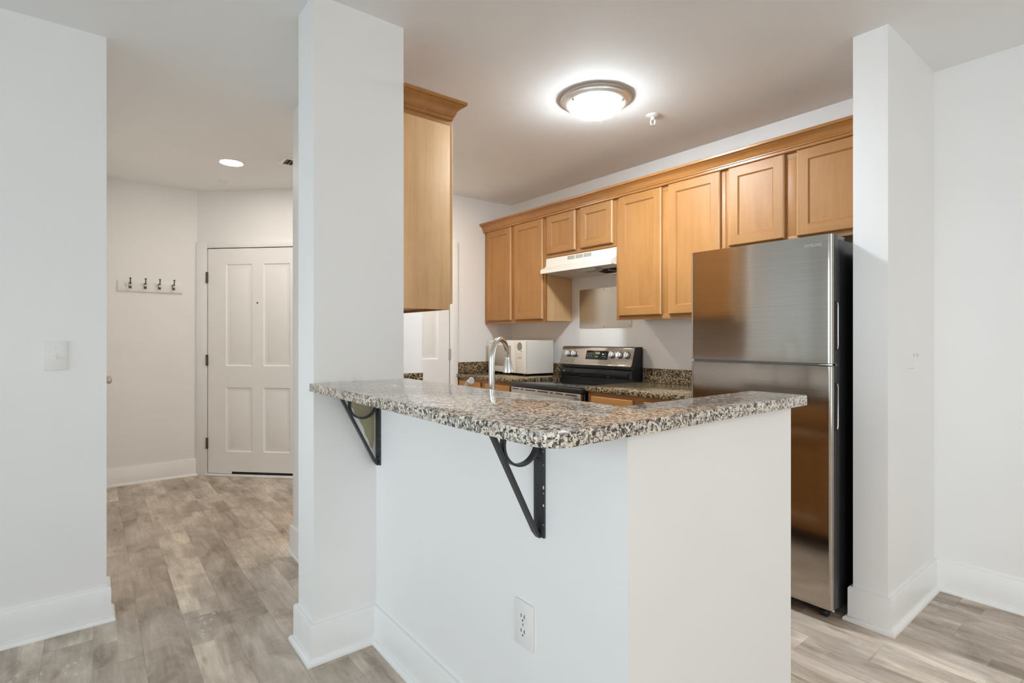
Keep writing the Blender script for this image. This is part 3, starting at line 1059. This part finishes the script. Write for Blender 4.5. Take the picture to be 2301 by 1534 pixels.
# ------------------------------------------------------------------ range hood
H0, H1 = -3.233, -2.491
hd = thing('range_hood', ((H0 + H1) / 2, WY_B, 1.72), 'white under-cabinet range hood above the stove', 'range hood')
hp = [(WY_B - 0.002, 1.850), (2.905, 1.850), (2.902, 1.792), (2.894, 1.778), (2.846, 1.756), (2.842, 1.752), (2.842, 1.724), (2.850, 1.722), (2.856, 1.730), (WY_B - 0.002, 1.706)]
MB().prism(hp, H0, H1, axis='X').build('shell', M_ENAMEL, hd)
for a, b_ in ((-2.982, -2.906), (-2.894, -2.820), (-2.808, -2.734)):
    g = MB().box(a, b_, 2.9015, 2.906, 1.814, 1.842)
    for k in range(7):
        z = 1.816 + k * 0.0037
        g.box(a + 0.001, b_ - 0.001, 2.9005, 2.902, z, z + 0.0018)
    g.build('vent_grille', M_GRILLE, hd, smooth=False)
MB().prism([(-2.85, 1.735), (-2.66, 1.735), (-2.69, 1.704), (-2.82, 1.704)], 2.89, 2.975, axis='Y', bev=0.004).build('lamp_lens', M_GRILLE, hd)
uz = lambda y: 1.730 - (y - 2.856) / (WY_B - 0.002 - 2.856) * 0.024
MB().prism([(2.99, uz(2.99) + 0.002), (2.99, uz(2.99) - 0.0008), (3.15, uz(3.15) - 0.0008), (3.15, uz(3.15) + 0.002)], -2.80, -2.505, axis='X').build('fan_opening', M_DARK, hd, smooth=False)
MB().box(-2.81, -2.500, 3.150, 3.166, 1.700, 1.714, 0.001).build('filter_bracket', M_NICKEL, hd)
MB().box(-2.640, -2.628, 2.985, 3.152, 1.706, 1.714, 0.001).build('filter_bracket', M_NICKEL, hd)

# steel splash plate on the wall
pl = []
x0, x1, z0, z1, rr = -3.147, -2.600, 1.286, 1.606, 0.012
for cx, cz, a0 in ((x1 - rr, z0 + rr, -90), (x1 - rr, z1 - rr, 0), (x0 + rr, z1 - rr, 90), (x0 + rr, z0 + rr, 180)):
    for k in range(5):
        a = math.radians(a0 + 90 * k / 4)
        pl.append((cx + rr * math.cos(a), cz + rr * math.sin(a)))
pt = thing('splash_plate', ((x0 + x1) / 2, WY_B, z0), 'rectangular stainless splash plate screwed to the wall above the stove', 'splash plate')
MB().prism(pl, WY_B - 0.003, WY_B - 0.0005, axis='Y').build('sheet', M_STEELV, pt, smooth=False)
for px_, pz_ in (((x0 + x1) / 2, z1 - 0.012), ((x0 + x1) / 2, z0 + 0.012), (x1 - 0.015, z0 + 0.015), (x0 + 0.015, z0 + 0.015), (x0 + 0.015, z1 - 0.015)):
    MB().lathe([(0, 0.002), (0.003, 0.0015), (0.0045, 0)], (px_, WY_B - 0.003, pz_), (0, -1, 0), 12).build('screw', M_DKMETAL, pt)

# ------------------------------------------------------------------ stove
S0, S1 = -3.250, -2.486
st = thing('electric_range', ((S0 + S1) / 2, 2.86, 0), 'stainless and black freestanding electric range with five knobs', 'stove')
MB().box(S0 + 0.004, S1 - 0.004, 2.585, WY_B - 0.03, 0.02, 0.835).build('body', M_BLACK, st)
MB().box(S0, S1, 2.545, WY_B - 0.03, 0.836, 0.866, 0.006, 3).build('cooktop_frame', M_BLACK, st)
MB().box(S0 + 0.018, S1 - 0.018, 2.562, 3.06, 0.8655, 0.8685, 0.001).build('glass_top', M_GLOSSB, st)
od = MB().box(S0 + 0.002, S1 - 0.010, 2.552, 2.588, 0.20, 0.832, 0.004).build('oven_door', M_STEEL, st)
sl = MB()
xx = S0 + 0.02
for w in (0.075, 0.026, 0.11, 0.11, 0.026, 0.075, 0.11, 0.026):
    if xx + w < S1 - 0.03:
        sl.box(xx, xx + w, 2.5505, 2.553, 0.814, 0.8215)
    xx += w + 0.028
sl.build('vent_slots', M_BLACK, od, smooth=False)
MB().box(S0 + 0.10, S1 - 0.11, 2.5495, 2.553, 0.36, 0.68, 0.002).build('oven_window', M_GLOSSB, od)
MB().tube([(S0 + 0.06, 2.552, 0.755), (S0 + 0.06, 2.512, 0.757), (S0 + 0.075, 2.505, 0.757), (S1 - 0.085, 2.505, 0.757), (S1 - 0.07, 2.512, 0.757), (S1 - 0.07, 2.552, 0.755)], 0.0105, 14).build('handle', M_STEEL, od)
MB().box(S0 + 0.004, S1 - 0.006, 2.556, 2.586, 0.03, 0.19, 0.003).build('storage_drawer', M_STEEL, st)
# backguard: black riser, leaning steel control panel
BYb = WY_B - 0.012
m = MB().prism([(3.085, 0.866), (3.085, 0.90), (3.070, 0.905), (3.070, 0.962), (3.094, 0.972), (3.094, 0.99), (3.072, 0.995), (3.112, 1.134), (3.122, 1.139), (BYb, 1.139), (BYb, 0.866)], S0 + 0.004, S1 - 0.004, axis='X')
m.build('backguard', M_BLACK, st)
MB().box(S0 + 0.02, S1 - 0.03, 3.0665, 3.0705, 0.905, 0.960, 0.001).build('gloss_strip', M_GLOSSB, st)
MB().lathe([(0, 0.001), (0.006, 0.001), (0.006, 0)], (S0 + 0.06, 3.0665, 0.936), (0, -1, 0), 16).build('badge', M_CHROME, st)
# the leaning panel plane
TILT = Matrix.Translation((0, 3.066, 0.992)) @ Matrix.Rotation(-math.atan2(0.040, 0.139), 4, 'X')
PH = 0.147
cp = MB().box(S0 + 0.001, S1 - 0.006, 0.0, 0.010, 0.0, PH, 0.004, 3, xf=TILT)
cp.box(S0 + 0.001, S1 - 0.006, -0.004, 0.004, 0.0, 0.014, 0.003, 2, xf=TILT)
cp = cp.build('control_panel', M_STEEL, st)
q0 = lambda x, z, d=0.0: TILT @ Vector((x, -d, z))
nrm = (TILT.to_3x3() @ Vector((0, -1, 0)))
for x in (-3.163, -3.094, -2.690, -2.615, -2.545):
    kb = MB()
    kb.lathe([(0.026, 0.0), (0.026, 0.002), (0.0245, 0.003)], q0(x, 0.088, 0), nrm, 28, mi=1)
    kb.lathe([(0.022, 0.0025), (0.022, 0.010), (0.019, 0.024), (0.016, 0.026), (0, 0.026)], q0(x, 0.088, 0), nrm, 28)
    kb.box(x - 0.0055, x + 0.0055, -0.034, -0.022, 0.068, 0.108, 0.002, xf=TILT)
    kb.build('knob', [M_SILVER, M_BLACK], cp)
dsp = MB().box(-2.962, -2.735, -0.003, 0.002, 0.048, 0.120, 0.002, xf=TILT).build('display', M_GLOSSB, cp)
m = MB()
for x in (-2.862, -2.850, -2.838, -2.826):
    m.box(x, x + 0.007, -0.0036, -0.0028, 0.093, 0.106, xf=TILT)
for x in (-2.86, -2.845):
    m.box(x, x + 0.010, -0.0036, -0.0028, 0.068, 0.073, xf=TILT)
m.build('digits', M_LED, dsp, smooth=False)
for x in (-2.945, -2.925, -2.905, -2.79, -2.768):
    for z in (0.072, 0.093):
        MB().box(x, x + 0.006, -0.0036, -0.0028, z, z + 0.004, xf=TILT).build('key_mark', M_GRILLE, dsp, smooth=False)
for x in (-3.163, -3.094, -2.690, -2.615, -2.545):
    MB().box(x - 0.006, x + 0.006, -0.0006, 0.0005, 0.028, 0.032, xf=TILT).build('dial_mark', M_GREY, cp, smooth=False)
    MB().box(x - 0.004, x + 0.004, -0.0006, 0.0005, 0.123, 0.127, xf=TILT).build('dial_mark', M_GREY, cp, smooth=False)

# ------------------------------------------------------------------ microwave
mw = thing('microwave', (-3.72, 3.02, KZ1), 'white countertop microwave in the kitchen corner', 'microwave')
MWX = Matrix.Translation((-3.420, 2.838, 0)) @ Matrix.Rotation(math.radians(-3.5), 4, 'Z')
MW, MD, Z0, Z1 = 0.578, 0.305, KZ1 + 0.017, 1.186
MB().box(-MW, 0, 0.018, MD, Z0, Z1, 0.006, 3, xf=MWX).build('case', M_ENAMEL, mw)
m = MB().box(-MW, -0.150, 0.0, 0.0175, Z0 + 0.002, Z1 - 0.002, 0.006, 3, xf=MWX)
dr = m.build('door', M_ENAMEL, mw)
MB().box(-MW + 0.07, -0.21, -0.002, 0.003, Z0 + 0.055, Z1 - 0.045, 0.003, 2, xf=MWX).build('window', M_MWWIN, dr)
MB().box(-MW + 0.03, -MW + 0.06, -0.0012, 0.001, Z1 - 0.030, Z1 - 0.020, xf=MWX).build('badge', M_GRILLE, dr)
cpn = MB().box(-0.148, 0, 0.0, 0.0175, Z0 + 0.002, Z1 - 0.002, 0.006, 3, xf=MWX).build('control_panel', M_ENAMEL, mw)
MB().lathe([(0, 0.002), (0.033, 0.002), (0.036, 0.0)], MWX @ Vector((-0.082, 0.0, 1.134)), MWX.to_3x3() @ Vector((0, -1, 0)), 32).build('round_seal', M_GREY, cpn)
m = MB()
for k, (x, w, z, h) in enumerate(((-0.062, 0.010, 1.085, 0.014), (-0.100, 0.045, 1.042, 0.004), (-0.112, 0.020, 1.030, 0.006), (-0.086, 0.014, 1.030, 0.006), (-0.066, 0.016, 1.030, 0.006))):
    MB().box(x, x + w, -0.0012, 0.001, z, z + h, xf=MWX).build('key_print', M_GREY, cpn, smooth=False)
for z in (0.955, 0.975, 1.0, 1.055, 1.07):
    MB().box(-0.115, -0.045, -0.0008, 0.001, z, z + 0.003, xf=MWX).build('faint_print', M_GRILLE, cpn, smooth=False)
for x, y in ((-0.05, 0.04), (-MW + 0.05, 0.04), (-0.05, MD - 0.04), (-MW + 0.05, MD - 0.04)):
    MB().box(x - 0.015, x + 0.015, y - 0.015, y + 0.015, KZ1 + 0.0003, Z0 + 0.001, xf=MWX).build('foot', M_BLACK, mw)

# ------------------------------------------------------------------ refrigerator
F0, F1 = -1.594, -0.919
FYF = 2.435
fr = thing('refrigerator', ((F0 + F1) / 2, 2.8, 0), 'tall stainless top-freezer refrigerator with black sides', 'refrigerator')
MB().box(F0 + 0.006, F1 - 0.004, 2.498, 3.13, 0.045, 1.632, 0.004).build('cabinet', M_BLACK, fr)


def fridge_door(name, z0, z1):
    b = bmesh.new()
    r, dep = 0.018, 0.056
    pts = []
    for k in range(9):
        a = PI + PI / 2 * k / 8
        pts.append((F0 + r + r * math.cos(a), FYF + r + r * math.sin(a)))
    for k in range(9):
        a = 1.5 * PI + PI / 2 * k / 8
        pts.append((F1 - r + r * math.cos(a), FYF + r + r * math.sin(a)))
    pts += [(F1, FYF + dep), (F0, FYF + dep)]
    lo = [b.verts.new((x, y, z0)) for x, y in pts]
    hi = [b.verts.new((x, y, z1)) for x, y in pts]
    fs = [b.faces.new(lo[::-1]), b.faces.new(hi)]
    n = len(pts)
    for i in range(n):
        fs.append(b.faces.new((lo[i], lo[(i + 1) % n], hi[(i + 1) % n], hi[i])))
    bmesh.ops.recalc_face_normals(b, faces=b.faces)
    for f in b.faces:
        f.normal_update()
        f.material_index = 0 if (f.normal.y < -0.12) else (2 if abs(f.normal.z) > 0.9 else 1)
    ee = [e for e in b.edges if len(e.link_faces) == 2 and all(abs(v.co.z - z0) < 1e-6 or abs(v.co.z - z1) < 1e-6 for v in e.verts)
          and abs(e.verts[0].co.z - e.verts[1].co.z) < 1e-6]
    m = MB()
    me = bpy.data.meshes.new('tmp')
    b.to_mesh(me)
    b.free()
    m.bm.from_mesh(me)
    bpy.data.meshes.remove(me)
    return m.build(name, [M_STEEL, M_BLACK, M_GREY], fr)


fd1 = fridge_door('freezer_door', 1.100, 1.647)
fd2 = fridge_door('fridge_door', 0.060, 1.087)
for dd, z0, z1 in ((fd1, 1.155, 1.365), (fd2, 0.815, 1.02)):
    h = MB().box(F1 - 0.002, F1 + 0.0012, 2.462, 2.487, z0, z1, 0.001).build('pocket_handle', M_DARK, dd)
    MB().tube([(F1 + 0.0015, 2.484, z0 + 0.006), (F1 + 0.0025, 2.487, z0 + 0.02), (F1 + 0.0025, 2.487, z1 - 0.02), (F1 + 0.0015, 2.484, z1 - 0.006)], 0.0022, 8).build('rim', M_CHROME, h)
m = MB().box(F0 + 0.01, F1 - 0.006, FYF + 0.02, 2.495, 1.0875, 1.0995)
m.build('door_gasket', M_GREY, fr, smooth=False)
MB().box(F1 - 0.06, F1 - 0.006, FYF + 0.012, FYF + 0.05, 1.088, 1.0990, 0.002).build('middle_hinge', M_CHROME, fr)
MB().box(F1 - 0.10, F1 - 0.012, 2.47, 2.60, 1.632, 1.652, 0.004).build('hinge_cover', M_GREY, fr)
MB().box(F0 + 0.02, F1 - 0.03, 2.52, 2.56, 0.018, 0.058).build('toe_grille', M_BLACK, fr)
for x in (F0 + 0.07, F1 - 0.055):
    MB().lathe([(0, -0.016), (0.017, -0.016), (0.0195, -0.012), (0.0195, 0.012), (0.017, 0.016), (0, 0.016)], (x, 2.50, 0.0205), (1, 0, 0), 24).build('roller_foot', M_BLACK, fr)
for x in (F0 + 0.07, F1 - 0.055):
    MB().lathe([(0, -0.016), (0.017, -0.016), (0.0195, -0.012), (0.0195, 0.012), (0.017, 0.016), (0, 0.016)], (x, 3.06, 0.0205), (1, 0, 0), 24).build('roller_foot', M_BLACK, fr)
MB().lathe([(0, 0), (0.006, 0), (0.006, 0.016), (0, 0.016)], (F1 - 0.012, 2.475, 0.044), (0, 0, 1), 12).build('lower_hinge_pin', M_CHROME, fr)
lm = text_mesh('SAMSUNG', 0.0185)
lg = bpy.data.objects.new('lettering', lm)
lm.materials.append(M_CHROME)
COL.objects.link(lg)
lg.parent = fd1
lg.location = Vector((-0.995, FYF - 0.0006, 1.6065)) - Vector(fr['_org'])
lg.rotation_euler = (PI / 2, 0, 0)
lg.scale = (0.85, 1, 1)

# ------------------------------------------------------------------ ceiling fittings
def flush_light(LX, LY, label, glass, turn=0.0):
    cl = thing('ceiling_light', (LX, LY, CEIL), label, 'ceiling light')
    MB().lathe([(0.150, 0), (0.186, 0), (0.189, -0.004), (0.189, -0.011), (0.181, -0.017), (0.180, -0.022), (0.176, -0.023), (0.168, -0.029), (0.161, -0.033), (0.154, -0.036), (0.148, -0.037), (0.145, -0.034)],
               (LX, LY, CEIL - 0.0005), (0, 0, 1), 64).build('rim', M_RIM, cl)
    pr = [(0.147, -0.033)]
    for k in range(1, 15):
        a = PI / 2 * k / 14
        pr.append((0.147 * math.cos(a) ** 0.9, -0.033 - 0.063 * math.sin(a)))
    MB().lathe(pr, (LX, LY, CEIL), (0, 0, 1), 64).build('glass_dome', glass, cl)
    for k in range(3):
        a = math.radians(142 - 120 * k + turn)
        MB().lathe([(0, -0.066), (0.007, -0.062), (0.0085, -0.054), (0.006, -0.046), (0.004, -0.04), (0, -0.04)], (LX + 0.148 * math.cos(a), LY + 0.148 * math.sin(a), CEIL + 0.017), (0, 0, 1), 16).build('clip', M_NICKEL, cl)


flush_light(-1.968, 2.125, 'lit round flush ceiling light with nickel rim over the kitchen', M_DOME)
flush_light(2.4, 1.0, 'added unseen fill light over the dining side, built as a flush ceiling light', M_DOME_FILL)

def downlight(x, y, label, lens):
    rl = thing('recessed_light', (x, y, CEIL), label, 'ceiling light')
    MB().lathe([(0.074, -0.0005), (0.092, -0.0005), (0.092, -0.004), (0.078, -0.007), (0.074, -0.005)], (x, y, CEIL), (0, 0, 1), 48).build('trim_ring', M_TRIM, rl)
    MB().lathe([(0, -0.0055), (0.076, -0.0055), (0.076, -0.001), (0, -0.001)], (x, y, CEIL), (0, 0, 1), 48).build('lens', lens, rl)


downlight(-4.338, 0.80, 'lit round recessed downlight in the hall ceiling', M_CAN)
downlight(-3.50, 1.95, 'added fill downlight over the kitchen passage, hidden behind the near wall cabinet', M_CAN_FILL)


def sprinkler(x, y, label, s=1.0):
    t = thing('fire_sprinkler', (x, y, CEIL), label, 'sprinkler', 'white ceiling sprinklers')
    MB().lathe([(0, -0.0005), (0.040 * s, -0.0005), (0.039 * s, -0.004), (0.026 * s, -0.010), (0.016 * s, -0.011), (0, -0.011)], (x, y, CEIL), (0, 0, 1), 32).build('escutcheon', M_WHITE, t)
    f = MB().lathe([(0, -0.010), (0.011, -0.010), (0.011, -0.024), (0.007, -0.028), (0, -0.028)], (x, y, CEIL), (0, 0, 1), 20)
    for sg in (-1, 1):
        f.tube([(x + sg * 0.009 * 0.62, y + sg * 0.009 * 0.785, CEIL - 0.024), (x + sg * 0.013 * 0.62, y + sg * 0.013 * 0.785, CEIL - 0.036), (x + sg * 0.010 * 0.62, y + sg * 0.010 * 0.785, CEIL - 0.050), (x + sg * 0.003 * 0.62, y + sg * 0.003 * 0.785, CEIL - 0.058)], 0.0035, 8)
    f.build('frame', M_WHITE, t)
    MB().lathe([(0, -0.056), (0.014, -0.058), (0.015, -0.060), (0, -0.061)], (x, y, CEIL), (0, 0, 1), 20).build('deflector', M_WHITE, t)
    return t


sprinkler(-1.912, 2.545, 'white sprinkler head on the kitchen ceiling beside the round light')
sprinkler(-4.92, 0.844, 'small sprinkler head on the hall ceiling past the downlight', 0.9)

vt = thing('air_vent', (-4.06, 1.24, CEIL), 'white ceiling air vent with dark slots half hidden in the hall', 'vent')
V = MB()
vx0, vx1, vy0, vy1 = -4.14, -3.97, 1.073, 1.43
for a, b_, c, d in ((vx0, vx1, vy0, vy0 + 0.022), (vx0, vx1, vy1 - 0.022, vy1), (vx0, vx0 + 0.022, vy0 + 0.022, vy1 - 0.022), (vx1 - 0.022, vx1, vy0 + 0.022, vy1 - 0.022)):
    V.box(a, b_, c, d, CEIL - 0.008, CEIL - 0.0005)
V.build('frame', M_TRIM, vt)
MB().box(vx0 + 0.02, vx1 - 0.02, vy0 + 0.02, vy1 - 0.02, CEIL - 0.002, CEIL - 0.0006).build('duct_opening', M_DARK, vt, smooth=False)
V = MB()
for k in range(12):
    y = vy0 + 0.03 + k * 0.0255
    V.box(vx0 + 0.02, vx1 - 0.02, y, y + 0.006, CEIL - 0.008, CEIL - 0.003)
V.build('louvres', M_GREY, vt, smooth=False)

for o in bpy.data.objects:
    if '_org' in o:
        del o['_org']
